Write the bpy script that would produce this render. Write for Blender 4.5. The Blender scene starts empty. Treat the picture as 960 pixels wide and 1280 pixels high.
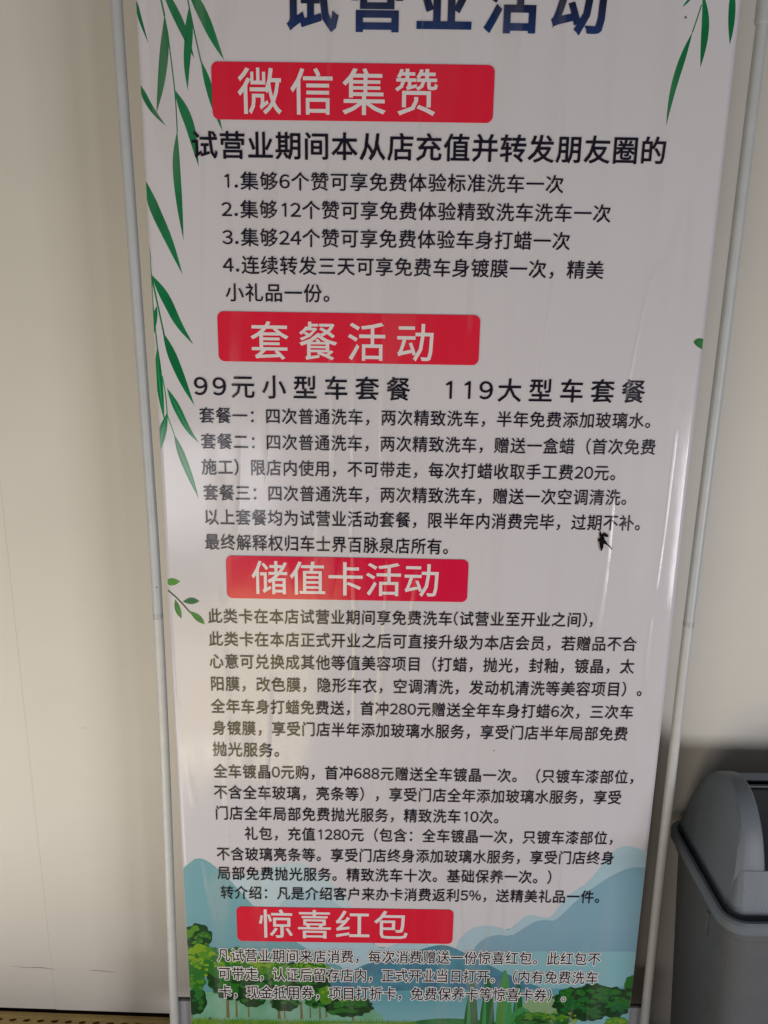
import bpy, bmesh, math, random
from mathutils import Vector, Matrix
random.seed(7)
sc = bpy.context.scene
COL = sc.collection

# ------------------------------------------------------------------ camera
F, PITCH, ROLL, DIST, CAMH = 975.0, math.radians(13.93), math.radians(0.87), 1.164, 1.39
fwd = Vector((0, math.cos(PITCH), -math.sin(PITCH)))
up0 = Vector((0, math.sin(PITCH), math.cos(PITCH)))
rt0 = Vector((1, 0, 0))
CR = rt0 * math.cos(ROLL) + up0 * math.sin(ROLL)
CU = up0 * math.cos(ROLL) - rt0 * math.sin(ROLL)
CAM = Vector((0, -DIST, CAMH))
cam = bpy.data.cameras.new('camera')
cam.sensor_fit = 'VERTICAL'
cam.sensor_height = 36.0
cam.lens = 36.0 * F / 1280.0
cam.clip_start, cam.clip_end = 0.02, 100
camo = bpy.data.objects.new('camera', cam)
COL.objects.link(camo)
camo.matrix_world = Matrix(((CR.x, CU.x, -fwd.x, CAM.x), (CR.y, CU.y, -fwd.y, CAM.y),
                            (CR.z, CU.z, -fwd.z, CAM.z), (0, 0, 0, 1)))
sc.camera = camo

# ------------------------------------------------------------------ world, lamps, exposure
w = bpy.data.worlds.new('World')
sc.world = w
w.use_nodes = True
w.node_tree.nodes['Background'].inputs[0].default_value = (0.90, 0.93, 1.0, 1)
w.node_tree.nodes['Background'].inputs[1].default_value = 0.095

def area(name, loc, target, sx, sy, power, col, spread=180):
    l = bpy.data.lights.new(name, 'AREA')
    l.shape = 'RECTANGLE'; l.size, l.size_y = sx, sy
    l.energy = power; l.color = col; l.spread = math.radians(spread)
    o = bpy.data.objects.new(name, l); COL.objects.link(o)
    o.location = loc
    d = Vector(target) - Vector(loc)
    o.rotation_euler = d.to_track_quat('-Z', 'Y').to_euler()
    return o
# the bright ground outside the open front: light comes in low, mostly from the left
area('doorway_light', (-1.5, -3.0, 0.45), (-0.2, 0, 0.4), 1.8, 0.6, 19, (0.98, 0.97, 1.0))
area('near_ground_light', (-1.30, -0.74, 0.015), (-1.30, -0.74, 1.0), 1.5, 0.85, 13.5, (1.0, 0.95, 0.89))
area('far_ground_light', (-0.56, -1.92, 0.02), (-0.56, -1.92, 1.0), 0.62, 1.9, 14, (1.0, 0.80, 0.34))
area('right_doorway_light', (1.9, -2.2, 0.5), (0.5, 0, 0.7), 0.9, 0.8, 32, (0.95, 0.96, 1.0))
sc.view_settings.view_transform = 'Standard'
sc.view_settings.look = 'None'
sc.view_settings.exposure = 0.24
sc.view_settings.gamma = 1.0
sc.cycles.use_denoising = True
sc.cycles.max_bounces = 8

# ------------------------------------------------------------------ material helpers
def lin(c):
    return tuple(((v / 255) / 12.92 if v / 255 <= 0.04045 else ((v / 255 + 0.055) / 1.055) ** 2.4) for v in c)
def mat(name, base, rough=0.5, spec=0.5, metal=0.0, mott=0.0, mscale=8.0, bump=0.0, bscale=200.0, col2=None, coat=0.0):
    m = bpy.data.materials.new(name); m.use_nodes = True
    nt = m.node_tree; N = nt.nodes; L = nt.links
    b = N['Principled BSDF']
    b.inputs['Base Color'].default_value = (*base, 1)
    b.inputs['Roughness'].default_value = rough
    b.inputs['Specular IOR Level'].default_value = spec
    b.inputs['Metallic'].default_value = metal
    b.inputs['Coat Weight'].default_value = coat
    tc = N.new('ShaderNodeTexCoord')
    if mott or col2:
        n = N.new('ShaderNodeTexNoise'); n.inputs['Scale'].default_value = mscale; n.inputs['Detail'].default_value = 6
        n.inputs['Roughness'].default_value = 0.6
        L.new(tc.outputs['Object'], n.inputs['Vector'])
        r = N.new('ShaderNodeValToRGB')
        r.color_ramp.elements[0].position = 0.3; r.color_ramp.elements[1].position = 0.7
        c2 = col2 or tuple(v * (1 - mott) for v in base)
        r.color_ramp.elements[0].color = (*c2, 1); r.color_ramp.elements[1].color = (*base, 1)
        L.new(n.outputs['Fac'], r.inputs['Fac']); L.new(r.outputs['Color'], b.inputs['Base Color'])
    if bump:
        n2 = N.new('ShaderNodeTexNoise'); n2.inputs['Scale'].default_value = bscale; n2.inputs['Detail'].default_value = 3
        L.new(tc.outputs['Object'], n2.inputs['Vector'])
        bp = N.new('ShaderNodeBump'); bp.inputs['Strength'].default_value = bump; bp.inputs['Distance'].default_value = 0.001
        L.new(n2.outputs['Fac'], bp.inputs['Height']); L.new(bp.outputs['Normal'], b.inputs['Normal'])
    return m

def crease_group():
    """film creases, their shading put into the colour, and dusty streaks; shared by the sheet and everything printed on it"""
    g = bpy.data.node_groups.new('laminate_film', 'ShaderNodeTree')
    g.interface.new_socket('Normal', in_out='OUTPUT', socket_type='NodeSocketVector')
    g.interface.new_socket('Dust', in_out='OUTPUT', socket_type='NodeSocketFloat')
    g.interface.new_socket('Rough', in_out='OUTPUT', socket_type='NodeSocketFloat')
    N = g.nodes; L = g.links
    out = N.new('NodeGroupOutput'); tc = N.new('ShaderNodeTexCoord')
    def noise(rot, scl, sc_, det, dist=0.0):
        mp = N.new('ShaderNodeMapping'); mp.vector_type = 'POINT'
        mp.inputs['Rotation'].default_value = rot; mp.inputs['Scale'].default_value = scl
        L.new(tc.outputs['Object'], mp.inputs['Vector'])
        n = N.new('ShaderNodeTexNoise'); n.inputs['Scale'].default_value = sc_; n.inputs['Detail'].default_value = det
        n.inputs['Distortion'].default_value = dist
        L.new(mp.outputs['Vector'], n.inputs['Vector']); return n.outputs['Fac']
    def mth(op, a, b=None, c=None):
        n = N.new('ShaderNodeMath'); n.operation = op
        for i, v in enumerate((a, b, c)):
            if v is None: continue
            if isinstance(v, (int, float)): n.inputs[i].default_value = v
            else: L.new(v, n.inputs[i])
        return n.outputs[0]
    # thin steep creases: iso-lines of a noise stretched along their run
    s1 = noise((0, math.radians(17), 0), (1.0, 1.0, 0.10), 7.0, 2.0)
    ridge = mth('SUBTRACT', 1.0, mth('MINIMUM', mth('MULTIPLY', mth('ABSOLUTE', mth('SUBTRACT', s1, 0.50)), 60.0), 1.0))
    gate = noise((0, 0, 0), (1, 1, 1), 6.0, 2.0)
    gate = mth('MINIMUM', mth('MAXIMUM', mth('MULTIPLY', mth('SUBTRACT', gate, 0.44), 8.0), 0.0), 1.0)
    ridge = mth('MULTIPLY', ridge, gate)
    big = noise((0, 0, 0), (1, 1, 1), 5.0, 3.0)
    fine = noise((0, 0, 0), (1, 1, 1), 900.0, 2.0)
    h = mth('ADD', mth('MULTIPLY', ridge, 0.8), mth('MULTIPLY', big, 1.5))
    h = mth('ADD', h, mth('MULTIPLY', fine, 0.03))
    bp = N.new('ShaderNodeBump'); bp.inputs['Strength'].default_value = 0.6; bp.inputs['Distance'].default_value = 0.0012
    L.new(h, bp.inputs['Height']); L.new(bp.outputs['Normal'], out.inputs['Normal'])
    st = noise((0, math.radians(16), 0), (1.0, 1.0, 0.06), 26.0, 5.0, 0.4)
    st = mth('MULTIPLY', mth('MAXIMUM', mth('SUBTRACT', st, 0.50), 0.0), 1.1)
    blot = mth('MULTIPLY', mth('MAXIMUM', mth('SUBTRACT', noise((0, 0, 0), (1, 1, 1), 4.0, 6.0), 0.42), 0.0), 0.55)
    dust_shade = mth('MINIMUM', mth('ADD', mth('ADD', st, blot), mth('MULTIPLY', ridge, 0.55)), 0.4)  # shading of the crease lines put into the colour, over the dusty streaks
    L.new(dust_shade, out.inputs['Dust'])
    L.new(mth('ADD', 0.085, mth('MULTIPLY', dust_shade, 0.5)), out.inputs['Rough'])
    return g
FILM = crease_group()
def ink(name, base, dust_shade_amt=0.6, col2=None, mscale=30.0, dust_shade_col=(0.40, 0.37, 0.34), grad=None):
    m = bpy.data.materials.new(name); m.use_nodes = True
    nt = m.node_tree; N = nt.nodes; L = nt.links; b = N['Principled BSDF']
    g = N.new('ShaderNodeGroup'); g.node_tree = FILM
    L.new(g.outputs['Normal'], b.inputs['Normal']); L.new(g.outputs['Rough'], b.inputs['Roughness'])
    b.inputs['Specular IOR Level'].default_value = 0.36
    mx = N.new('ShaderNodeMix'); mx.data_type = 'RGBA'
    if col2:
        tc = N.new('ShaderNodeTexCoord')
        if grad:      # printed vertical colour ramp between two heights on the sheet
            sp = N.new('ShaderNodeSeparateXYZ'); L.new(tc.outputs['Object'], sp.inputs[0])
            mr = N.new('ShaderNodeMapRange'); mr.inputs['From Min'].default_value = grad[0]; mr.inputs['From Max'].default_value = grad[1]
            L.new(sp.outputs['Z'], mr.inputs['Value']); fac = mr.outputs[0]
        else:
            n = N.new('ShaderNodeTexNoise'); n.inputs['Scale'].default_value = mscale; n.inputs['Detail'].default_value = 4
            L.new(tc.outputs['Object'], n.inputs['Vector']); 
            mr = N.new('ShaderNodeMapRange'); mr.inputs['From Min'].default_value = 0.4; mr.inputs['From Max'].default_value = 0.6
            L.new(n.outputs['Fac'], mr.inputs['Value']); fac = mr.outputs[0]
        c = N.new('ShaderNodeMix'); c.data_type = 'RGBA'
        c.inputs[6].default_value = (*base, 1); c.inputs[7].default_value = (*col2, 1)
        L.new(fac, c.inputs[0]); L.new(c.outputs[2], mx.inputs[6])
    else:
        mx.inputs[6].default_value = (*base, 1)
    mx.inputs[7].default_value = (*dust_shade_col, 1)
    mm = N.new('ShaderNodeMath'); mm.operation = 'MULTIPLY'; mm.inputs[1].default_value = dust_shade_amt
    L.new(g.outputs['Dust'], mm.inputs[0]); L.new(mm.outputs[0], mx.inputs[0])
    L.new(mx.outputs[2], b.inputs['Base Color'])
    return m

# ------------------------------------------------------------------ object helpers
def tag(o, label=None, cat=None, group=None, kind=None):
    if label: o['label'] = label
    if cat: o['category'] = cat
    if group: o['group'] = group
    if kind: o['kind'] = kind
    return o
def empty(name, loc, label, cat, group=None):
    o = bpy.data.objects.new(name, None); COL.objects.link(o); o.location = loc
    o.empty_display_size = 0.1
    return tag(o, label, cat, group)
def link(name, me, m=None, parent=None, smooth=False):
    if m: me.materials.append(m)
    o = bpy.data.objects.new(name, me); COL.objects.link(o)
    if parent: o.parent = parent
    if smooth:
        for p in me.polygons: p.use_smooth = True
    return o
def from_bm(name, bm, m=None, parent=None, smooth=False, auto=None):
    bmesh.ops.recalc_face_normals(bm, faces=bm.faces)
    me = bpy.data.meshes.new(name); bm.to_mesh(me); bm.free()
    o = link(name, me, m, parent, smooth or auto is not None)
    if auto is not None: me.set_sharp_from_angle(angle=math.radians(auto))
    return o
def box_bm(x0, x1, y0, y1, z0, z1, bevel=0.0, seg=2):
    bm = bmesh.new()
    vs = [bm.verts.new((x, y, z)) for x in (x0, x1) for y in (y0, y1) for z in (z0, z1)]
    for f in ((0, 1, 3, 2), (4, 6, 7, 5), (0, 4, 5, 1), (2, 3, 7, 6), (0, 2, 6, 4), (1, 5, 7, 3)):
        bm.faces.new([vs[i] for i in f])
    bmesh.ops.recalc_face_normals(bm, faces=bm.faces)
    if bevel: bmesh.ops.bevel(bm, geom=list(bm.edges), offset=bevel, segments=seg, affect='EDGES', profile=0.5)
    return bm
def tube_bm(pts, radii, n=20, squash=1.0):
    bm = bmesh.new(); rings = []
    for i, p in enumerate(pts):
        a = pts[max(0, i - 1)]; b = pts[min(len(pts) - 1, i + 1)]
        t = (Vector(b) - Vector(a)).normalized()
        s = t.cross(Vector((0, 1, 0))); s = s.normalized() if s.length > 0.01 else Vector((1, 0, 0))
        u = t.cross(s).normalized(); r = radii[i] if isinstance(radii, (list, tuple)) else radii
        rings.append([bm.verts.new(Vector(p) + s * (r * math.cos(k * 2 * math.pi / n)) + u * (r * squash * math.sin(k * 2 * math.pi / n))) for k in range(n)])
    for a, b in zip(rings, rings[1:]):
        for k in range(n): bm.faces.new((a[k], a[(k + 1) % n], b[(k + 1) % n], b[k]))
    bm.faces.new(rings[0]); bm.faces.new(rings[-1][::-1])
    return bm

# pixel of the photograph -> point on the banner's plane (x, z)
def P(px, py):
    d = fwd + CR * ((px - 480) / F) + CU * ((640 - py) / F)
    t = DIST / d.y
    return (CAM.x + d.x * t, CAM.z + d.z * t)
def onY(px, py, Y):
    d = fwd + CR * ((px - 480) / F) + CU * ((640 - py) / F)
    t = (Y - CAM.y) / d.y
    return CAM + d * t

# ------------------------------------------------------------------ floor, mat, wall
m_floor = mat('dark_concrete', (0.09, 0.05, 0.035), 0.85, mott=0.35, mscale=5, bump=0.4, bscale=90)
link_floor = from_bm('floor', box_bm(-4, 4, -4.5, 1.2, -0.10, -0.012), m_floor)
tag(link_floor, kind='structure', label='dark concrete floor under the yellow mat and the stand')

m_mat = mat('yellow_brown_plastic', (0.52, 0.36, 0.12), 0.5, mott=0.3, mscale=14, bump=0.5, bscale=260)
mat_root = empty('perforated_mat', (0, 0, -0.012), 'yellow brown mat with rows of small dark oval holes at the foot of the wall', 'mat')
def mat_mesh(x0, x1, y1, rows, px=0.0285, py=0.0135, h=0.011):
    bm = bmesh.new(); cache = {}
    def V(x, y, z):
        k = (round(x, 5), round(y, 5), round(z, 4))
        if k not in cache: cache[k] = bm.verts.new((x, y, z))
        return cache[k]
    cols = int((x1 - x0) / px)
    for r in range(rows):
        ya = y1 - 0.012 - (r + 1) * py; yb = ya + py; off = 0.5 * px if r % 2 else 0
        for c in range(cols):
            xa = x0 + c * px + off; xb = xa + px; cx, cy = (xa + xb) / 2, (ya + yb) / 2
            outer = [V(xa, ya, h), V(cx, ya, h), V(xb, ya, h), V(xb, yb, h), V(cx, yb, h), V(xa, yb, h)]
            rx, ry = 0.0078, 0.0046
            ins = [(cx - rx, cy - ry * .5), (cx, cy - ry), (cx + rx, cy - ry * .3), (cx + rx * .9, cy + ry * .6), (cx + rx * .1, cy + ry), (cx - rx * .9, cy + ry * .5)]
            top = [V(x, y, h) for x, y in ins]; bot = [V(x, y, 0.001) for x, y in ins]
            for k in range(6):
                k2 = (k + 1) % 6
                bm.faces.new((outer[k], outer[k2], top[k2], top[k]))
                bm.faces.new((top[k], top[k2], bot[k2], bot[k]))
    return bm
def along_wall(bm):
    for v in bm.verts: v.co.y += -0.026 * v.co.x
    return bm
from_bm('mat_sheet', along_wall(mat_mesh(-1.35, 1.0, 0.1205, 44)), m_mat, mat_root)
from_bm('mat_border', along_wall(box_bm(-1.40, 1.05, 0.1085, 0.1212, 0, 0.0114, 0.001, 1)), m_mat, mat_root)

def wally(x): return 0.1228 - 0.026 * x
m_wall = mat('painted_steel_panel', (0.60, 0.562, 0.50), 0.48, spec=0.35, mott=0.07, mscale=3.0, bump=0.12, bscale=160)
wall = empty('wall', (0, 0, 0), 'cream painted metal panel wall with one thin upright seam behind the banner', 'wall')
wall['kind'] = 'structure'
def wall_panel(x0, x1, b0, b1):
    bm = bmesh.new(); g = 0.0003
    nx, nz = 6, 10
    fr = []
    for i in range(nx + 1):
        x = x0 + g + (x1 - x0 - 2 * g) * i / nx; zb = b0 + (b1 - b0) * i / nx
        fr.append([bm.verts.new((x, wally(x) + (0.0012 if i in (0, nx) else 0), zb + (2.9 - zb) * j / nz)) for j in range(nz + 1)])
    # thin rolled margin near both long edges
    bk = [[bm.verts.new((v.co.x, v.co.y + 0.05, v.co.z)) for v in (c[0], c[-1])] for c in (fr[0], fr[-1])]
    for i in range(nx):
        for j in range(nz): bm.faces.new((fr[i][j], fr[i + 1][j], fr[i + 1][j + 1], fr[i][j + 1]))
    bm.faces.new([*fr[0], bk[0][1], bk[0][0]]); bm.faces.new([*fr[-1][::-1], bk[1][0], bk[1][1]])
    bm.faces.new((*[c[0] for c in fr][::-1], bk[0][0], bk[1][0])); bm.faces.new((*[c[-1] for c in fr], bk[1][1], bk[0][1]))
    bm.faces.new((bk[0][0], bk[0][1], bk[1][1], bk[1][0]))
    for f in bm.faces: f.smooth = False
    return bm
from_bm('wall_panel', wall_panel(-1.80, -0.657, 0.006, 0.005), m_wall, wall)
from_bm('wall_panel', wall_panel(-0.657, 0.49, 0.004, 0.017), m_wall, wall)
from_bm('wall_panel', wall_panel(0.49, 1.63, 0.008, 0.010), m_wall, wall)
for xs in (-0.657, 0.49):
    from_bm('seam_strip', box_bm(xs - .004, xs + .004, wally(xs) + .0016, wally(xs) + .004, .012, 2.85), m_wall, wall)
m_track = mat('grey_track', (0.06, 0.055, 0.055), 0.7)
from_bm('floor_track', box_bm(-1.8, 1.63, 0.160, 0.19, -0.012, 0.03), m_track, wall)
m_scuff = mat('scuff_grime', (0.52, 0.48, 0.42), 0.6)
def wall_mark(pts, wd, m):
    bm = bmesh.new(); a = []
    for i, (px, py) in enumerate(pts):
        p = onY(px, py, 0.13); x = p.x; y = wally(x) - 0.0004; e = wd * (0.3 if i in (0, len(pts) - 1) else 1) * random.uniform(.6, 1.2)
        a.append((bm.verts.new((x, y, p.z - e)), bm.verts.new((x, y, p.z + e))))
    for (p, q), (r, s) in zip(a, a[1:]): bm.faces.new((p, r, s, q))
    return from_bm('scuff_mark', bm, m, wall)
wall_mark([(12, 1214), (30, 1215.5), (48, 1215), (70, 1218)], 0.0007, m_scuff)
wall_mark([(110, 1217), (125, 1217.5), (143, 1219)], 0.0012, m_scuff)
wall_mark([(102, 1068), (106, 1069), (111, 1071)], 0.0006, m_scuff)
wall_mark([(100, 912), (103, 913), (107, 912.5)], 0.0008, m_scuff)
wall_mark([(150, 834), (153, 833.5), (157, 835)], 0.0007, m_scuff)

# ------------------------------------------------------------------ the banner stand
X0, X1, Z0, Z1 = -0.339, 0.4615, 0.088, 1.888
OX = 0.0612
stand = empty('banner_stand', (OX, 0, 0), 'tall white promotional banner with red headings and green leaves between two grey poles', 'banner stand')

def sag(x, z):
    """how far the hanging sheet bows out of its plane (towards the viewer is negative y)"""
    t = (x - X0) / (X1 - X0)
    y = -0.0030 * math.sin(math.pi * t) * (0.6 + 0.4 * math.sin(2.1 * z + 0.4))
    y += 0.0010 * math.sin(8.0 * x + 2.3 * z)
    e = max(0.0, (x - 0.385) / 0.0765); v = math.exp(-((z - 0.86) / 0.30) ** 2)
    y += -0.0008 * v * e * e * (3 - 2 * min(e, 1)) * math.sin(3.0 + e * 5.2 + 0.7 * z)
    l = max(0.0, 1 - (x - X0) / 0.05)
    y += -0.0010 * l * l
    return y

def put_on_sheet(bm, layer, cell=None, smooth=True):
    """bm holds flat faces in the sheet's own (x, 0, z); trim to the sheet, cut into cells, bow with the sheet"""
    for co, no in (((X0 + .0005, 0, 0), (-1, 0, 0)), ((X1 - .0005, 0, 0), (1, 0, 0)), ((0, 0, Z0), (0, 0, -1)), ((0, 0, Z1 - .0005), (0, 0, 1))):
        bmesh.ops.bisect_plane(bm, geom=bm.verts[:] + bm.edges[:] + bm.faces[:], plane_co=co, plane_no=no, clear_outer=True)
    if cell and bm.verts:
        xs = [v.co.x for v in bm.verts]; zs = [v.co.z for v in bm.verts]
        for lo, hi, ax in ((min(xs), max(xs), 0), (min(zs), max(zs), 2)):
            k = math.ceil(lo / cell)
            while k * cell < hi:
                co = [0, 0, 0]; no = [0, 0, 0]; co[ax] = k * cell; no[ax] = 1
                bmesh.ops.bisect_plane(bm, geom=bm.verts[:] + bm.edges[:] + bm.faces[:], plane_co=co, plane_no=no)
                k += 1
    off = -0.00006 * layer
    for v in bm.verts:
        v.co.y = sag(v.co.x, v.co.z) + off + v.co.y
        v.co.x -= OX
    for f in bm.faces:
        f.normal_update()
        if f.normal.y > 0: f.normal_flip()
        f.smooth = smooth
    return bm
def to_obj(name, bm, m, parent):
    me = bpy.data.meshes.new(name); bm.to_mesh(me); bm.free()
    return link(name, me, m, parent)

m_sheet = ink('laminated_white_print', (0.565, 0.54, 0.57), 0.5, dust_shade_col=(0.42, 0.39, 0.36))
bm = bmesh.new(); nx, nz = 120, 200
g = [[bm.verts.new((X0 + (X1 - X0) * i / nx, 0, Z0 + (Z1 - Z0) * j / nz)) for j in range(nz + 1)] for i in range(nx + 1)]
for i in range(nx):
    for j in range(nz): bm.faces.new((g[i][j], g[i + 1][j], g[i + 1][j + 1], g[i][j + 1]))
for v in bm.verts: v.co.y = sag(v.co.x, v.co.z); v.co.x -= OX
for f in bm.faces:
    f.smooth = True; f.normal_update()
    if f.normal.y > 0: f.normal_flip()
sheet = to_obj('print_sheet', bm, m_sheet, stand)
sd = sheet.modifiers.new('sheet_thickness', 'SOLIDIFY'); sd.thickness = 0.0005; sd.offset = -1
sheet['label'] = 'white glossy printed sheet with Chinese text'

def poly(name, pts, layer, m, px=True, cell=0.012, parent=None, smoothpts=0):
    q = [P(*p) for p in pts] if px else list(pts)
    if smoothpts: q = chaikin(q, smoothpts)
    bm = bmesh.new()
    bm.faces.new([bm.verts.new((x, 0, z)) for x, z in q])
    bmesh.ops.triangulate(bm, faces=bm.faces[:], ngon_method='EAR_CLIP')
    return to_obj(name, put_on_sheet(bm, layer, cell), m, parent or sheet)
def chaikin(q, n, closed=True):
    for _ in range(n):
        r = []
        m_ = len(q)
        for i in range(m_ if closed else m_ - 1):
            a, b = q[i], q[(i + 1) % m_]
            r.append((a[0] * .75 + b[0] * .25, a[1] * .75 + b[1] * .25)); r.append((a[0] * .25 + b[0] * .75, a[1] * .25 + b[1] * .75))
        q = r if closed else [q[0]] + r + [q[-1]]
    return q
def strip_faces(bm, line, width, prof):
    """ribbon along a pixel polyline; prof(t) in 0..1 scales the width (pixels)"""
    pts = chaikin(line, 2, closed=False)
    seg = [0]
    for a, b in zip(pts, pts[1:]): seg.append(seg[-1] + math.dist(a, b))
    prev = None
    for i, p in enumerate(pts):
        a, b = pts[max(0, i - 1)], pts[min(len(pts) - 1, i + 1)]
        dx, dy = b[0] - a[0], b[1] - a[1]; l = math.hypot(dx, dy) or 1
        w_ = max(0.12, 0.5 * width * prof(seg[i] / seg[-1]))
        L_ = P(p[0] - dy / l * w_, p[1] + dx / l * w_); R_ = P(p[0] + dy / l * w_, p[1] - dx / l * w_)
        c = (bm.verts.new((L_[0], 0, L_[1])), bm.verts.new((R_[0], 0, R_[1])))
        if prev: bm.faces.new((prev[0], prev[1], c[1], c[0]))
        prev = c

# ---- printed landscape at the foot of the sheet
C_ = lambda r, g, b: tuple(min(.8, v * 1.55) for v in lin((r, g, b)))
art = {
 'haze': ink('print_pale_teal', C_(148, 162, 168)), 'pale': ink('print_pale_mountain', C_(132, 153, 162)),
 'mid': ink('print_teal_mountain', C_(102, 131, 145), col2=C_(88, 118, 134), grad=(0.36, 0.22)), 'left': ink('print_left_mountain', C_(92, 130, 138), col2=C_(78, 118, 124), grad=(0.38, 0.2)),
 'deep': ink('print_blue_hill', C_(48, 88, 108), col2=C_(60, 108, 122), mscale=20),
 'water': ink('print_water', C_(96, 136, 142), col2=C_(74, 122, 132), grad=(0.15, 0.2)),
 'band': ink('print_mist', C_(104, 142, 148)),
 'meadow': ink('print_meadow', C_(84, 128, 100), col2=C_(100, 140, 120), mscale=16), 'grass': ink('print_grass', C_(86, 112, 30), col2=C_(60, 104, 36), mscale=120),
 'hill': ink('print_green_hill', C_(34, 84, 46), col2=C_(54, 102, 58), mscale=30), 'glade': ink('print_glade', C_(104, 128, 92)),
 'dark': ink('print_dark_foliage', C_(14, 46, 20)), 'green': ink('print_green_foliage', C_(30, 84, 28)), 'lime': ink('print_lime_foliage', C_(96, 124, 24)),
 'leafy': ink('print_fresh_foliage', C_(60, 106, 26)), 'trunk': ink('print_trunk', C_(92, 84, 52)), 'cyp': ink('print_cypress', C_(22, 76, 36)), 'cyl': ink('print_cypress_light', C_(48, 110, 58)),
}
poly('mountain', [(560, 1290), (566, 1181), (587, 1160), (603, 1155.5), (620, 1157), (638, 1163), (650, 1148), (663, 1142), (678, 1146), (688, 1147), (700, 1130), (712, 1116), (733, 1105), (752, 1080), (768, 1061), (781, 1056), (800, 1060), (820, 1070), (820, 1290)], 1, art['pale'], smoothpts=2)
poly('mountain', [(215, 1290), (215, 1060), (290, 1098), (320, 1090), (345, 1080), (372, 1076), (395, 1086), (418, 1106), (436, 1122), (462, 1186), (480, 1196), (500, 1182), (540, 1172), (600, 1200), (600, 1290)], 1, art['haze'], smoothpts=2)
poly('mountain', [(330, 1290), (345, 1134), (362, 1118), (384, 1111), (402, 1116), (430, 1134), (452, 1160), (474, 1188), (500, 1176), (540, 1178), (640, 1230), (640, 1290)], 2, art['pale'], smoothpts=2)
poly('mountain', [(575, 1290), (588, 1190), (603, 1172), (622, 1167), (640, 1170), (656, 1158), (670, 1150), (682, 1149), (692, 1151), (702, 1143), (725, 1120), (745, 1106), (770, 1090), (797, 1081), (830, 1092), (830, 1290)], 3, art['mid'], smoothpts=2)
poly('mountain', [(215, 1290), (215, 1100), (236, 1078), (247, 1071), (260, 1075), (282, 1093), (300, 1113), (322, 1137), (350, 1163), (400, 1196), (440, 1212), (460, 1290)], 3, art['left'], smoothpts=2)
poly('mist_band', [(420, 1290), (430, 1222), (520, 1205), (640, 1188), (830, 1189), (830, 1290)], 4, art['band'])
poly('blue_hill', [(330, 1290), (345, 1238), (395, 1234), (424, 1224), (446, 1208), (470, 1200), (500, 1198), (522, 1187), (545, 1180), (562, 1181), (584, 1192), (624, 1212), (652, 1225), (678, 1234), (690, 1244), (690, 1290)], 5, art['deep'], smoothpts=2)
poly('lake', [(320, 1300), (330, 1238), (500, 1237), (640, 1236), (830, 1232), (830, 1300)], 6, art['water'])
poly('glade', [(640, 1300), (655, 1250), (690, 1243), (720, 1246), (720, 1300)], 7, art['glade'])
poly('meadow', [(236, 1300), (240, 1238), (330, 1240), (440, 1246), (462, 1256), (478, 1268), (490, 1300)], 7, art['meadow'])
poly('green_hill', [(488, 1300), (500, 1279), (536, 1272), (575, 1272), (620, 1276), (680, 1283), (720, 1300)], 8, art['hill'], smoothpts=1)
gr = [(236, 1300), (238, 1270)]
x = 240
while x < 520: gr += [(x, 1271 + random.uniform(-2, 0) + (x - 240) * .012), (x + 1.6, 1274 + (x - 240) * .012)]; x += 3.4
poly('grass_strip', gr + [(530, 1300)], 9, art['grass'], cell=None)
for tx, y0, y1, wd in ((285, 1240, 1271, 4.2), (296, 1243, 1270, 2.6), (311, 1243, 1270, 2), (240, 1263, 1271, 2), (349, 1256, 1272, 4), (356, 1256, 1272, 2), (377, 1250, 1272, 3.4), (388, 1252, 1271, 2), (400, 1250, 1272, 2.6), (408, 1256, 1270, 2), (441, 1262, 1274, 2.6)):
    bm = bmesh.new(); strip_faces(bm, [(tx - .6, y0), (tx, (y0 + y1) / 2), (tx + .4, y1)], wd, lambda t: 0.8 + .3 * t * t)
    to_obj('printed_trunk', put_on_sheet(bm, 8), art['trunk'], sheet)
def clump(cx, cy, rx, ry, m, layer, bumps=9, name='printed_foliage'):
    pts = []; n = bumps * 5; ph = random.random() * 6
    for k in range(n):
        a = 2 * math.pi * k / n
        r = 0.86 + 0.14 * abs(math.sin(a * bumps / 2 + ph)) + random.uniform(-.04, .04)
        pts.append((cx + rx * r * math.cos(a), cy + ry * r * math.sin(a)))
    return poly(name, pts, layer, m, cell=None)
def crown(cx, cy, rx, ry, base, tints, layer, n=16):
    clump(cx, cy, rx, ry, base, layer, bumps=max(7, int(rx / 2)))
    bm = {}
    for k in range(n):
        a, r = random.uniform(0, 6.28), math.sqrt(random.random()) * .8
        x, y = cx + rx * r * math.cos(a), cy + ry * r * math.sin(a)
        t = tints[min(len(tints) - 1, int((0.5 + 0.5 * (y - cy) / ry + random.uniform(-.25, .25)) * len(tints)) if (y - cy) > -ry else 0)]
        b_ = bm.setdefault(t.name, (t, bmesh.new()))[1]
        s = random.uniform(.16, .3); j = random.uniform(0, 6); m_ = 11
        vs = []
        for q in range(m_):
            aa = 2 * math.pi * q / m_; rr = s * (1 + .18 * math.sin(3 * aa + j))
            X, Z = P(x + rx * rr * math.cos(aa), y + ry * .75 * rr * math.sin(aa)); vs.append(b_.verts.new((X, 0, Z)))
        b_.faces.new(vs)
    for i, (t, b_) in enumerate(bm.values()):
        o = to_obj('printed_leaf_cluster', put_on_sheet(b_, layer + 1 + .6 * i), t, sheet); o['kind'] = 'stuff'
A = art
crown(246, 1250, 14, 18, A['dark'], [A['green'], A['dark']], 9, 10)
crown(247, 1170, 19, 17, A['dark'], [A['leafy'], A['green'], A['dark']], 9, 16)
crown(292, 1230, 28, 20, A['dark'], [A['green'], A['dark']], 9, 18)
crown(252, 1200, 27, 22, A['green'], [A['lime'], A['leafy'], A['green']], 11, 26)
crown(274, 1216, 16, 26, A['green'], [A['leafy'], A['green'], A['dark']], 13, 18)
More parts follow.
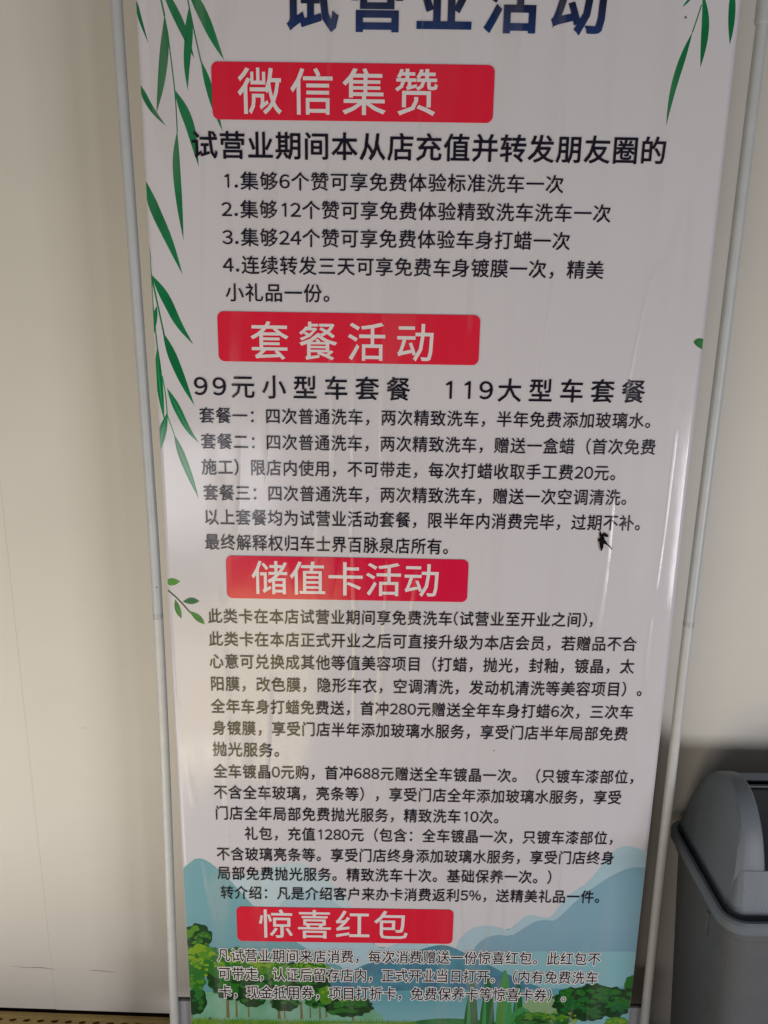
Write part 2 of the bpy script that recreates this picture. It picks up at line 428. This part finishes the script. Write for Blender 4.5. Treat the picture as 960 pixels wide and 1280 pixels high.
crown(246, 1226, 12, 12, A['green'], [A['leafy']], 14, 8)
crown(296, 1196, 16, 14, A['green'], [A['lime'], A['leafy']], 10, 14)
crown(330, 1222, 34, 22, A['dark'], [A['leafy'], A['green'], A['dark'], A['dark']], 10, 28)
crown(330, 1206, 26, 12, A['green'], [A['lime'], A['leafy']], 13, 18)
crown(316, 1248, 17, 10, A['dark'], [A['green'], A['dark']], 9, 10)
crown(376, 1222, 40, 22, A['dark'], [A['leafy'], A['green'], A['dark'], A['dark']], 11, 30)
crown(385, 1208, 24, 10, A['green'], [A['lime'], A['leafy']], 14, 14)
crown(356, 1252, 19, 11, A['dark'], [A['green'], A['dark']], 10, 10)
crown(395, 1246, 16, 13, A['green'], [A['green'], A['dark']], 11, 12)
crown(408, 1242, 11, 12, A['leafy'], [A['lime'], A['leafy']], 14, 10)
crown(436, 1256, 31, 14, A['dark'], [A['green'], A['green'], A['dark']], 12, 24)
for cx, top, wd, m_ in ((590, 1225, 17, 'cyp'), (610, 1222, 18, 'cyp'), (631, 1212, 20, 'cyl'), (648, 1228, 14, 'cyp')):
    bm = bmesh.new(); strip_faces(bm, [(cx, top), (cx + .3, top + 18), (cx - 1, 1262), (cx - 2, 1292)], wd, lambda t: min(1, .12 + 1.15 * t ** .7))
    to_obj('printed_cypress', put_on_sheet(bm, 10), A[m_], sheet)
    bm = bmesh.new(); strip_faces(bm, [(cx - wd * .18, top + 12), (cx - wd * .22, top + 30), (cx - wd * .3, 1290)], wd * .34, lambda t: .3 + .7 * t)
    to_obj('printed_cypress_light', put_on_sheet(bm, 11), A['cyl'] if m_ == 'cyp' else A['leafy'], sheet)
crown(652, 1272, 13, 15, A['cyl'], [A['cyl'], A['cyp']], 11, 8)
for c in ((716, 1252, 25, 20), (742, 1244, 24, 16), (766, 1252, 24, 20), (733, 1262, 30, 14)): crown(*c, A['dark'], [A['green'], A['green'], A['cyp'], A['dark']], 12, 26)
crown(789, 1232, 9, 14, A['green'], [A['green'], A['dark']], 13, 8)
crown(668, 1274, 26, 10, A['green'], [A['leafy'], A['green'], A['dark']], 15, 18)
crown(696, 1274, 18, 9, A['cyp'], [A['leafy'], A['green']], 16, 14)
crown(771, 1278, 16, 8, A['leafy'], [A['lime']], 16, 10)

# ---- willow leaves and sprig
m_leaf = ink('print_willow_green', C_(7, 82, 46), 0.35, col2=C_(13, 92, 54), mscale=14)
m_leaf2 = ink('print_willow_green_light', C_(30, 112, 66), 0.5)
m_sd = ink('print_sprig_dark', C_(6, 46, 28), .3); m_s1 = ink('print_sprig_lime', C_(60, 116, 28), .5, col2=C_(36, 104, 36)); m_s2 = ink('print_sprig_teal', C_(4, 74, 48), .3); m_s3 = ink('print_sprig_green', C_(12, 78, 34), .3, col2=C_(26, 104, 40), mscale=40)
def leafprof(b): return lambda t: (math.sin(math.pi * min(1, t / (2 * b))) if t < b else math.cos(math.pi / 2 * ((t - b) / (1 - b)) ** 1.15)) if 0 < t < 1 else 0
def leaf(pts, org, s, wd, b=.35, m=m_leaf, layer=2, rib=False, name='printed_leaf'):
    q = [(org[0] + x / s, org[1] + y / s) for x, y in pts]
    bm = bmesh.new(); strip_faces(bm, q, wd / s * 0.90, leafprof(b)); to_obj(name, put_on_sheet(bm, layer), m, sheet)
    if rib:
        bm = bmesh.new(); strip_faces(bm, q, wd / s * .22, leafprof(.5)); to_obj('leaf_rib', put_on_sheet(bm, layer + 1), m_leaf2, sheet)
def stem(pts, org, s, wd, m=m_leaf):
    q = [(org[0] + x / s, org[1] + y / s) for x, y in pts]
    bm = bmesh.new(); strip_faces(bm, q, wd / s, lambda t: 1); to_obj('printed_stem', put_on_sheet(bm, 1), m, sheet)
a_, b2_ = (160, 0), (160, 300)
leaf([(38, 0), (58, 90), (100, 212)], a_, 4, 20, .2)
leaf([(182, 70), (186, 190), (168, 400), (142, 565)], a_, 4, 50, .4)
leaf([(150, -110), (235, 60), (285, 170), (330, 290)], a_, 4, 46, .45)
leaf([(305, 30), (304, 180), (292, 320), (298, 450)], a_, 4, 46, .35)
leaf([(280, -110), (370, 60), (430, 200), (480, 300)], a_, 4, 56, .4)
leaf([(362, 295), (395, 400), (430, 530), (472, 655)], a_, 4, 38, .4)
leaf([(58, 420), (95, 510), (140, 575), (190, 630)], a_, 4, 30, .3)
leaf([(230, 445), (285, 560), (320, 660), (352, 830)], a_, 4, 52, .35)
leaf([(245, 650), (238, 800), (252, 980), (277, 1200)], a_, 4, 42, .35)
leaf([(86, 900), (125, 1030), (200, 1190), (272, 1372)], a_, 4, 54, .3)
leaf([(98, 1180), (108, 1290), (112, 1400)], a_, 4, 15, .4)
stem([(160, -20), (172, 30), (182, 80)], a_, 4, 9); stem([(196, 150), (215, 300), (236, 470), (246, 660)], a_, 4, 6)
stem([(295, -20), (310, 60), (340, 200), (365, 310)], a_, 4, 7)
stem([(100, 0), (118, 180), (122, 300), (132, 400), (150, 560)], b2_, 4, 6); stem([(118, 180), (150, 330), (182, 480)], b2_, 4, 8)
leaf([(116, 172), (190, 290), (250, 420), (326, 522)], b2_, 4, 50, .35)
leaf([(144, 330), (132, 400), (130, 472)], b2_, 4, 28, .4)
leaf([(174, 460), (230, 600), (280, 720), (332, 828)], b2_, 4, 48, .35)
leaf([(148, 525), (150, 640), (165, 780), (182, 905)], b2_, 4, 36, .4, rib=True)
leaf([(195, 740), (250, 850), (300, 950), (358, 1018)], b2_, 4, 38, .35, rib=True)
stem([(172, 680), (190, 780), (197, 880)], b2_, 4, 6, m_leaf2); stem([(195, 870), (216, 930), (236, 985)], b2_, 4, 5, m_leaf2)
leaf([(197, 862), (172, 960), (161, 1052)], b2_, 4, 42, .5, rib=True)
leaf([(230, 970), (270, 1080), (310, 1180), (354, 1292)], b2_, 4, 38, .35, rib=True)
c8 = (800, 0)
leaf([(352, 210), (290, 370), (225, 570), (186, 760), (176, 840)], c8, 5.333, 48, .38)
leaf([(420, -60), (440, 100), (434, 240), (412, 400), (403, 450)], c8, 5.333, 56, .45)
leaf([(622, -120), (616, 60), (608, 200), (601, 298)], c8, 5.333, 52, .45)
leaf([(350, -30), (322, 5), (284, 46)], c8, 5.333, 18, .4)
stem([(412, 30), (380, 130), (350, 215)], c8, 5.333, 8)
poly('printed_leaf', [(840 + x / 7.108, 300 + y / 7.108) for x, y in ((188, 905), (212, 880), (245, 870), (300, 884), (305, 940), (285, 978), (240, 958), (210, 935))], 2, m_s3, cell=None, smoothpts=1)
sp = (190, 710)
stem([(235, 320), (400, 465), (580, 670)], sp, 12, 22, m_sd)
leaf([(190, 200), (310, 205), (425, 198)], sp, 12, 125, .45, m_s1)
leaf([(465, 500), (590, 488), (715, 495)], sp, 12, 112, .5, m_s2)
leaf([(350, 465), (385, 610), (445, 755)], sp, 12, 95, .5, m_s3)
leaf([(560, 640), (690, 740), (795, 840)], sp, 12, 105, .55, m_s3)

# ---- red heading bands with round corners
m_red = ink('print_red', (0.64, 0.014, 0.040), 0.2, dust_shade_col=(.45, .2, .18)); m_red2 = ink('print_crimson', (0.60, 0.010, 0.050), 0.2, dust_shade_col=(.45, .2, .18))
def band(px, m, r=0.009):
    q = [P(*p) for p in px]   # TL TR BR BL
    x0 = (q[0][0] + q[3][0]) / 2; x1 = (q[1][0] + q[2][0]) / 2; z1 = (q[0][1] + q[1][1]) / 2; z0 = (q[2][1] + q[3][1]) / 2
    pts = []
    for cx, cz, a0 in ((x1 - r, z1 - r, 0), (x0 + r, z1 - r, 90), (x0 + r, z0 + r, 180), (x1 - r, z0 + r, 270)):
        for k in range(7): a = math.radians(a0 + 15 * k); pts.append((cx + r * math.cos(a), cz + r * math.sin(a)))
    return poly('heading_band', pts, 17, m, px=False, cell=0.02)
band([(264, 77), (618, 82), (616, 154), (266, 150)], m_red)
band([(271.5, 389), (600, 394), (598, 457), (273.6, 451)], m_red)
band([(283, 694), (585, 699), (584, 752), (283.5, 747)], m_red2)
band([(296, 1131), (566.7, 1136.5), (565.5, 1179), (297, 1174)], m_red)

# ---- lettering: glyph outlines of the built-in font laid on the sheet
GLY = {}
def glyph(ch, off):
    """triangles of one character; off is how much heavier than the plain font, in em"""
    k = (ch, off)
    if k in GLY: return GLY[k]
    if ch == '1':      # plain upright with a short flag, as in the print
        a = 0.036 + off; top = .735 + off
        vs = [(-a, -off), (a, -off), (a, top), (-a, top), (-a, top - .145), (-.19 - off * .5, .60 - a), (-.19 - off * .5, .60 + a * .7), (-.03, top)]
        GLY[k] = ([(x + .52, y, 0) for x, y in vs], [(0, 1, 2), (0, 2, 3), (4, 3, 7), (4, 7, 6), (4, 6, 5)])
        return GLY[k]
    c2 = {'(': '\uff08', ')': '\uff09', '%': '\uff05', '.': '\uff0e'}.get(ch, chr(ord(ch) + 0xFEE0) if ch.isdigit() else ch)
    cu = bpy.data.curves.new('g', 'FONT'); cu.body = c2; cu.size = 1.0
    cu.resolution_u = 4 if ch.isascii() else 2
    cu.bevel_depth = off; cu.bevel_resolution = 0
    o = bpy.data.objects.new('g', cu); COL.objects.link(o)
    bpy.context.view_layer.update()
    me = o.to_mesh()
    keep = [tuple(p.vertices) for p in me.polygons if all(me.vertices[i].co.z > -1e-6 for i in p.vertices)]
    GLY[k] = ([(v.co.x, v.co.y, v.co.z) for v in me.vertices], keep)
    o.to_mesh_clear(); bpy.data.objects.remove(o); bpy.data.curves.remove(cu)
    return GLY[k]
FULL = set('，。：（）')
def cellw(ch):
    if ch == ' ': return 1.0
    if ch.isascii(): return {'.': .36, '(': .38, ')': .38, '%': .92, ',': .4}.get(ch, .60)
    return 1.0
ref = {}
def text_line(txt, xl, yl, xr, yr, hpx, m, off=0.008, layer=20, gap=0.0, outline=None):
    """txt from pixel xl to xr (ink edges) along centres yl..yr; hpx ink height in pixels"""
    A0, A1 = P(xl, yl), P(xr, yr)
    hm = abs(P(xl, yl - hpx / 2)[1] - P(xl, yl + hpx / 2)[1])
    em = hm / 0.90
    U = sum(cellw(c) for c in txt)
    last = 0.62 if txt[-1] in '。，' else 0.04      # empty space right of closing marks
    W = A1[0] - A0[0]
    adv = W / (U - last - (0.05 if not txt[0].isascii() else 0))
    sx = min(em, adv) if gap == 0 else em
    if gap == 0: sx = adv * 0.97
    else: adv = (W - em) / (U - 1) if not txt[0].isascii() else (W - em * .95) / (U - 1)
    jobs = [(m, off, layer, 'text_line')]
    if outline: jobs.insert(0, (outline, off + 0.060, layer - 3, 'text_outline'))
    for mm_, of_, ly, nm in jobs:
        bm = bmesh.new(); u = 0
        for ch in txt:
            cw = cellw(ch)
            if ch != ' ':
                vs, fs = glyph(ch, of_)
                if vs:
                    xs = [v[0] for v in vs]
                    x0 = A0[0] + u * adv - 0.03 * adv
                    if gap: x0 = A0[0] + u * adv - .04 * em
                    if ch in FULL or not ch.isascii():
                        ox = 0; 
                        if not gap: ox = (adv - sx) / 2
                    else:
                        ox = (cw * (adv if not gap else em)) / 2 - (min(xs) + max(xs)) / 2 * sx
                    t = u / max(U - 1, 1)
                    zc = A0[1] + (A1[1] - A0[1]) * t
                    ey = em * (0.93 if ch.isascii() else 1)
                    ll = {}
                    for f in fs:
                        for i in f:
                            if i not in ll:
                                x, y, z = vs[i]
                                ll[i] = bm.verts.new((x0 + ox + x * sx, -z * (.0015 if nm == 'text_outline' else .003), zc + (y - 0.375) * ey))
                        try: bm.faces.new([ll[i] for i in f])
                        except ValueError: pass
            u += cw
        o = to_obj(nm, put_on_sheet(bm, ly, smooth=False), mm_, sheet)
        if nm == 'text_line': o['label'] = 'printed line reading ' + txt.strip()
        else: o['kind'] = 'stuff'
m_navy = ink('print_blue_title', (0.010, 0.032, 0.13), 0.2, col2=(0.006, 0.010, 0.035), grad=(1.76, 1.80))
m_white = ink('print_white_letters', (0.68, 0.63, 0.64), 0.3)
m_txt = ink('print_black_letters', (0.008, 0.005, 0.014), 0.06)
m_txt2 = ink('print_dark_letters', (0.013, 0.010, 0.016), 0.08)
text_line('试营业活动', 353, 0, 764, 5, 75, m_navy, off=0.024, gap=1)
text_line('微信集赞', 299, 114, 551, 117, 56, m_white, off=0.007, gap=1)
text_line('试营业期间本从店充值并转发朋友圈的', 239, 181, 832, 189, 33, m_txt, off=0.014)
text_line('1.集够6个赞可享免费体验标准洗车一次', 277, 226, 705, 231, 22, m_txt)
text_line('2.集够12个赞可享免费体验精致洗车洗车一次', 277, 261.5, 764, 267.5, 22, m_txt)
text_line('3.集够24个赞可享免费体验车身打蜡一次', 278, 296.5, 713, 302, 22, m_txt)
text_line('4.连续转发三天可享免费车身镀膜一次，精美', 279, 331, 755, 338, 22, m_txt)
text_line('小礼品一份。', 282, 365.5, 412, 367, 22, m_txt)
text_line('套餐活动', 314, 425.5, 546, 428.5, 46, m_white, off=0.007, gap=1)
text_line('99元小型车套餐', 243, 482.5, 513, 486.5, 28, m_txt, off=0.011, gap=1)
text_line('119大型车套餐', 553, 487, 806.5, 489.5, 28, m_txt, off=0.011, gap=1)
body = [
 ('套餐一：四次普通洗车，两次精致洗车，半年免费添加玻璃水。', 249, 519, 813, 526, 19),
 ('套餐二：四次普通洗车，两次精致洗车，赠送一盒蜡（首次免费', 251, 551.5, 819, 559, 19),
 ('施工）限店内使用，不可带走，每次打蜡收取手工费20元。', 252, 583.5, 769, 591, 19),
 ('套餐三：四次普通洗车，两次精致洗车，赠送一次空调清洗。', 254, 615.5, 783, 621.7, 19),
 ('以上套餐均为试营业活动套餐，限半年内消费完毕，过期不补。', 255, 646, 800, 653.5, 19),
 ('最终解释权归车士界百脉泉店所有。', 256, 677, 560, 683, 19)]
for b in body: text_line(*b, m_txt)
text_line('储值卡活动', 316, 721.5, 552, 725, 40, m_white, off=0.007, gap=1)
body2 = [
 ('此类卡在本店试营业期间享免费洗车(试营业至开业之间)，', 260, 769.5, 741, 774, 17.5),
 ('此类卡在本店正式开业之后可直接升级为本店会员，若赠品不合', 261, 798, 795, 804.5, 17.5),
 ('心意可兑换成其他等值美容项目（打蜡，抛光，封釉，镀晶，太', 262, 826, 792, 832.5, 17.5),
 ('阳膜，改色膜，隐形车衣，空调清洗，发动机清洗等美容项目）。', 263, 854, 802, 861, 17.5),
 ('全年车身打蜡免费送，首冲280元赠送全年车身打蜡6次，三次车', 264, 882, 791, 889.5, 17),
 ('身镀膜，享受门店半年添加玻璃水服务，享受门店半年局部免费', 265.5, 909, 784, 916.5, 17),
 ('抛光服务。', 266, 935.6, 349, 937, 17),
 ('全车镀晶0元购，首冲688元赠送全车镀晶一次。（只镀车漆部位，', 267, 963, 792, 970.5, 16.5),
 ('不含全车玻璃，亮条等），享受门店全年添加玻璃水服务，享受', 267.5, 989, 776, 996, 16.5),
 ('门店全年局部免费抛光服务，精致洗车10次。', 269, 1015, 623, 1020, 16.5),
 ('礼包，充值1280元（包含：全车镀晶一次，只镀车漆部位，', 306, 1040.5, 766, 1046.5, 16),
 ('不含玻璃亮条等。享受门店终身添加玻璃水服务，享受门店终身', 271, 1066, 767, 1071.5, 16),
 ('局部免费抛光服务。精致洗车十次。基础保养一次。）', 272, 1090, 700, 1095.5, 16),
 ('转介绍：凡是介绍客户来办卡消费返利5%，送精美礼品一件。', 276, 1114, 749, 1120, 15.5)]
for b in body2: text_line(*b, m_txt2)
text_line('惊喜红包', 325, 1152.7, 513, 1155.5, 34, m_white, off=0.007, gap=1)
m_out = ink('print_white_outline', (0.70, 0.66, 0.66), 0.2)
for b in (('凡试营业期间来店消费，每次消费赠送一份惊喜红包。此红包不', 272, 1192, 750, 1197.5, 15.5),
          ('可带走，认证后留存店内，正式开业当日打开。（内有免费洗车', 273, 1215, 747, 1221, 15.5),
          ('卡，现金抵用券，项目打折卡，免费保养卡等惊喜卡券）。', 274, 1237.7, 707, 1243, 15.5)):
    text_line(*b, m_txt2, off=0.009, outline=m_out)

# ---- poles, bars, feet of the stand
m_alu = mat('satin_aluminium', (0.46, 0.47, 0.48), 0.50, metal=0.10, mott=0.10, mscale=30, bump=0.1, bscale=300)
m_alu_lo = mat('pale_aluminium', (0.52, 0.515, 0.50), 0.55, metal=0.10, mott=0.12, mscale=40, bump=0.1, bscale=300)  # lower lengths: slightly lighter and warmer than the upper ones
m_joint = mat('joint_aluminium', (0.36, 0.365, 0.37), 0.45, metal=.2)
m_plast = mat('grey_plastic_joint', (0.22, 0.22, 0.225), 0.5)
def pole(px, R):
    p = [(x - OX, 0.002, z) for x, z in px]
    # smooth the path
    q = chaikin([(a[0], a[2]) for a in p], 2, closed=False)
    jz = 0.925
    i_ = next(i for i in range(len(q) - 1) if q[i][1] >= jz > q[i + 1][1])
    t_ = (q[i_][1] - jz) / (q[i_][1] - q[i_ + 1][1]); jx = q[i_][0] + (q[i_ + 1][0] - q[i_][0]) * t_
    up_ = [(x, .002, z) for x, z in q[:i_ + 1]] + [(jx, .002, jz)]; lo = [(jx, .002, jz)] + [(x, .002, z) for x, z in q[i_ + 1:]]
    o = from_bm('pole', tube_bm(up_, R, 28), m_alu, stand, auto=40); o['label'] = 'upper length of grey pole'
    o2 = from_bm('pole', tube_bm(lo, R * 1.0, 28), m_alu_lo, stand, auto=40); o2['label'] = 'lower length of grey pole'
    from_bm('pole_joint', tube_bm([(jx, .002, jz - .004), (jx, .002, jz), (jx, .002, jz + .004)], R + 0.0003, 28), m_joint, stand, auto=40)
    return q
LP = [(-0.3655, 1.93), (-0.3655, 1.794), (-0.3647, 1.678), (-0.3600, 1.30), (-0.3588, 1.17), (-0.3573, 1.02), (-0.3585, .78), (-0.3620, .55), (-0.3665, .335), (-0.3715, .125), (-0.3735, .03)]
RP = [(0.4945, 1.93), (0.4940, 1.794), (0.4930, 1.66), (0.4926, 1.505), (0.4915, 1.30), (0.4898, 1.16), (0.4880, .925), (0.4882, .7), (0.4893, .466), (0.4924, .141), (0.4940, .03)]
pole(LP, 0.0080); pole(RP, 0.0082)
# small rivet and scratches on the left pole
bm = bmesh.new(); bmesh.ops.create_uvsphere(bm, u_segments=10, v_segments=6, radius=0.0016)
pp = P(197, 733)
for v in bm.verts: v.co = Vector((v.co.x + pp[0] - OX, v.co.y * .4 + .002 - .0078, v.co.z + pp[1]))
from_bm('rivet', bm, m_plast, stand, True)
# the collar where the right pole's thinner top section begins
for cz, cx in ((1.782, 0.4938),):
    from_bm('pole_sleeve', tube_bm([(cx - OX, .002, cz - .003), (cx - OX, .002, cz), (cx - OX + .0003, .002, cz + .16)], 0.0105, 28), m_alu, stand, auto=40)
for (xa, z) in ((-.3655, 1.925), (.4945, 1.925), (-.3735, .03), (.494, .03)):
    from_bm('corner_joint', box_bm(xa - OX - .014, xa - OX + .014, -.012, .016, z - .014, z + .014, .004), m_plast, stand, auto=40)
for z, xa, xb in ((1.925, -.3655, .4945), (.03, -.3735, .494)):
    from_bm('crossbar', tube_bm([(xa - OX, .002, z), (0, .002, z), (xb - OX, .002, z)], .0075, 20), m_alu, stand, auto=40)
for xa in (-.3735, .494):
    from_bm('foot', box_bm(xa - OX - .011, xa - OX + .011, -.19, .11, 0.0, .018, .004), m_plast, stand, auto=40)
for z, k in ((Z1 + .006, 1), (Z0 - .006, 1)):
    from_bm('hanging_rail', box_bm(X0 - OX, X1 - OX, -.006, .006, z - .008, z + .008, .002), m_alu, stand, auto=40)
# flat side brackets low behind the sheet, with a dark upper edge
for xa, s in ((-.3735, 1), (.494, -1)):
    a, b = sorted((xa - OX + s * .006, xa - OX + s * .046))
    br = from_bm('side_bracket', box_bm(a, b, .009, .0125, .02, .168, .001, 1), mat('bracket_grey_%d' % s, (0.27, .27, .285), .5), stand, auto=40)
    from_bm('bracket_clip', box_bm(a, b, .0075, .014, .1685, .173, .0008, 1), m_track, stand, auto=40)

# ------------------------------------------------------------------ insect stuck on the sheet
m_bug = mat('dry_black_insect', (0.006, 0.005, 0.006), 0.95, spec=.1, mott=.3, mscale=500)
bx, bz = P(752, 676)
bug = empty('insect', (bx, sag(bx, bz) - .001, bz), 'small dark dead insect stuck to the banner below the package text', 'insect')
def BP(cx, cy):   # zoomed crop position -> local point on the sheet
    X, Z = P(730 + cx / 19.2, 650 + cy / 19.2); return (X - bx, Z - bz)
def blob(name, pts, rad, y=0.0, sq=.55):
    q = [BP(*p) for p in pts]
    bm = tube_bm([(x, y - max(rad) * sq * .8, z) for x, z in q], rad, 10, sq)
    return from_bm(name, bm, m_bug, bug, True)
blob('body', [(420, 330), (415, 400), (405, 480), (400, 560), (405, 640), (392, 725)], [.0012, .0036, .0042, .0032, .0025, .0006])
blob('head', [(385, 375), (380, 320), (372, 250)], [.0016, .0017, .0006])
blob('wing', [(425, 370), (470, 320), (520, 360), (568, 385)], [.0012, .0026, .0026, .0008], 0, .25)
blob('wing', [(430, 470), (480, 520), (540, 570)], [.0030, .0026, .0010], 0, .25)
blob('leg', [(535, 565), (600, 615), (660, 690)], [.0010, .0008, .0004])
blob('leg', [(350, 440), (335, 455), (345, 500)], [.001, .0014, .001])
# a few fly specks on the sheet
m_speck = mat('grime_speck', (.10, .08, .07), .7)
for px, py, r in ((857, 22, .0014), (617, 937, .0009), (263, 1272, .0032), (470, 610, .0007), (700, 905, .0006)):
    X, Z = P(px, py); bm = bmesh.new()
    vs = [bm.verts.new((X + r * random.uniform(.7, 1.2) * math.cos(k * .7), 0, Z + r * random.uniform(.7, 1.2) * math.sin(k * .7))) for k in range(9)]
    bm.faces.new(vs); to_obj('grime_speck', put_on_sheet(bm, 20), m_speck, sheet)

# ------------------------------------------------------------------ swing-lid bin
m_bin = mat('grey_bin_plastic', (0.102, 0.107, 0.114), 0.50, spec=0.45, mott=0.10, mscale=25, bump=0.9, bscale=420)
m_lid = mat('grey_lid_plastic', (0.135, 0.155, 0.174), 0.50, spec=0.45, mott=0.10, mscale=20, bump=0.45, bscale=520)
m_flap = mat('dark_blue_flap_plastic', (0.022, 0.026, 0.040), 0.38, spec=0.5, mott=.2, mscale=18, bump=.3, bscale=500)
BX0, BX1, BY0, BY1 = 0.523, 0.883, -0.174, 0.086
bcx, bcy = (BX0 + BX1) / 2, (BY0 + BY1) / 2
binr = empty('litter_bin', (bcx, bcy, 0), 'grey plastic swing lid bin standing by the wall right of the banner', 'bin')
HX, HY = (BX1 - BX0) / 2, (BY1 - BY0) / 2
def rring(bm, ix, iy, r, z, n=7):
    hx, hy = HX - ix, HY - iy; out = []
    for cx, cy, a0 in ((hx - r, hy - r, 0), (-hx + r, hy - r, 90), (-hx + r, -hy + r, 180), (hx - r, -hy + r, 270)):
        for k in range(n): a = math.radians(a0 + 90 * k / (n - 1)); out.append(bm.verts.new((cx + r * math.cos(a), cy + r * math.sin(a), z)))
    return out
def loft(bm, rings, cap0=True, cap1=True):
    for a, b in zip(rings, rings[1:]):
        n = len(a)
        for k in range(n): bm.faces.new((a[k], a[(k + 1) % n], b[(k + 1) % n], b[k]))
    if cap0: bm.faces.new(rings[0][::-1])
    if cap1: bm.faces.new(rings[-1])
bm = bmesh.new()
R = [rring(bm, .038, .040, .030, .0), rring(bm, .034, .036, .034, .006)]
for k in range(1, 9):
    t = k / 8; R.append(rring(bm, .034 - .022 * t, .036 - .022 * t, .034, .006 + .464 * t))
R += [rring(bm, .009, .009, .032, .476), rring(bm, .008, .008, .032, .498)]
loft(bm, R)
from_bm('bin_body', bm, m_bin, binr, auto=35)
bm = bmesh.new()
R = [rring(bm, .002, .002, .034, .492), rring(bm, .000, .000, .035, .495), rring(bm, .0, .0, .035, .509), rring(bm, .003, .003, .033, .513), rring(bm, .008, .008, .030, .513), rring(bm, .011, .011, .028, .509), rring(bm, .013, .013, .027, .497)]
R += [rring(bm, .019, .019, .020, .497), rring(bm, .020, .022, .018, .508), rring(bm, .030, .0425, .010, .574)]
loft(bm, R)
from_bm('lid_rim', bm, m_lid, binr, auto=30)
prof = [(.072, .505), (.069, .545), (.060, .588), (.044, .625), (.018, .656), (-.012, .677), (-.044, .685), (-.072, .678), (-.096, .658), (-.116, .628), (-.1275, .592), (-.1315, .572), (-.132, .530), (-.132, .505)]
def endcap(side):
    bm = bmesh.new()
    P0 = chaikin(prof, 2, closed=False); rings = []
    for k, (ins, dx) in enumerate(((.86, .000), (.95, .0035), (.985, .009), (1.0, .018), (1.0, .052), (.985, .055), (.93, .056))):
        r = []
        for y, z in P0:
            zz = .505 + (z - .505) * ins if z > .505 else z
            yy = -.044 + (y + .044) * (ins if z > .52 else (1 + ins) / 2)
            lean = (zz - .505) / .18
            if k < 4: xx = BX0 + .018 + .018 * lean + dx * .72
            else: xx = BX0 + .012 + dx + .007 * (1 - lean)
            X = xx - bcx; zz -= .005 * lean
            r.append(bm.verts.new((X * side * -1 if side > 0 else X, yy - bcy, zz)))
        rings.append(r)
    for a, b in zip(rings, rings[1:]):
        for j in range(len(a) - 1): bm.faces.new((a[j], a[j + 1], b[j + 1], b[j]))
        bm.faces.new((a[-1], a[0], b[0], b[-1]))
    bm.faces.new(rings[0]); bm.faces.new(rings[-1][::-1])
    return from_bm('lid_end', bm, m_lid, binr, auto=30)
endcap(-1); endcap(1)
# rear hood and the swinging flap between the ends
def extr(name, pr, x0, x1, m, bev=None):
    bm = bmesh.new()
    a = [bm.verts.new((x0 - bcx, y - bcy, z)) for y, z in pr]; b = [bm.verts.new((x1 - bcx, y - bcy, z)) for y, z in pr]
    n = len(pr)
    for k in range(n): bm.faces.new((a[k], a[(k + 1) % n], b[(k + 1) % n], b[k]))
    bm.faces.new(a); bm.faces.new(b[::-1])
    return from_bm(name, bm, m, binr, auto=30)
XI0, XI1 = BX0 + .062, BX1 - .062
flap = extr('flap', [(.050, .560), (.052, .600), (.034, .622), (.006, .634), (-.030, .622), (-.080, .603), (-.127, .576), (-.122, .568), (-.03, .61), (.03, .60), (.04, .56)], XI0, XI1, m_flap)
extr('rear_hood', [(.068, .52), (.062, .585), (.046, .620), (.018, .650), (.008, .645), (.036, .615), (.052, .58), (.058, .52)], XI0 - .004, XI1 + .004, m_lid)
extr('flap_edge', [(.004, .6345), (.004, .637), (-.0002, .6365), (-.0002, .634)], XI0, XI1, m_bin)
# moulded tab on the left side
a = onY(867, 1128, -.09)
from_bm('side_tab', box_bm(BX0 + .0085 - bcx, BX0 + .018 - bcx, -.098 - bcy, -.092 - bcy, .425, .468, .002), m_bin, binr, auto=35)
# small bright leaf dabs printed over the left trees
for (cx, cy, rx, ry, n, mm_) in ((252, 1200, 24, 20, 34, 'lime'), (300, 1200, 30, 12, 26, 'lime'), (340, 1212, 40, 12, 34, 'leafy'), (385, 1212, 34, 12, 26, 'lime'), (250, 1170, 14, 12, 16, 'leafy'), (420, 1248, 18, 8, 14, 'leafy'), (735, 1245, 44, 14, 40, 'cyp'), (690, 1270, 40, 6, 24, 'lime')):
    bm = bmesh.new()
    for k in range(n):
        a, r = random.uniform(0, 6.28), math.sqrt(random.random())
        x, y = cx + rx * r * math.cos(a), cy + ry * r * math.sin(a); s_ = random.uniform(.8, 2.0)
        bm.faces.new([bm.verts.new((P(x + s_ * 1.4 * math.cos(q), y + s_ * math.sin(q))[0], 0, P(x + s_ * 1.4 * math.cos(q), y + s_ * math.sin(q))[1])) for q in (0, 1.1, 2.2, 3.3, 4.3, 5.3)])
    o = to_obj('printed_leaf_cluster', put_on_sheet(bm, 16.5), art[mm_], sheet); o['kind'] = 'stuff'
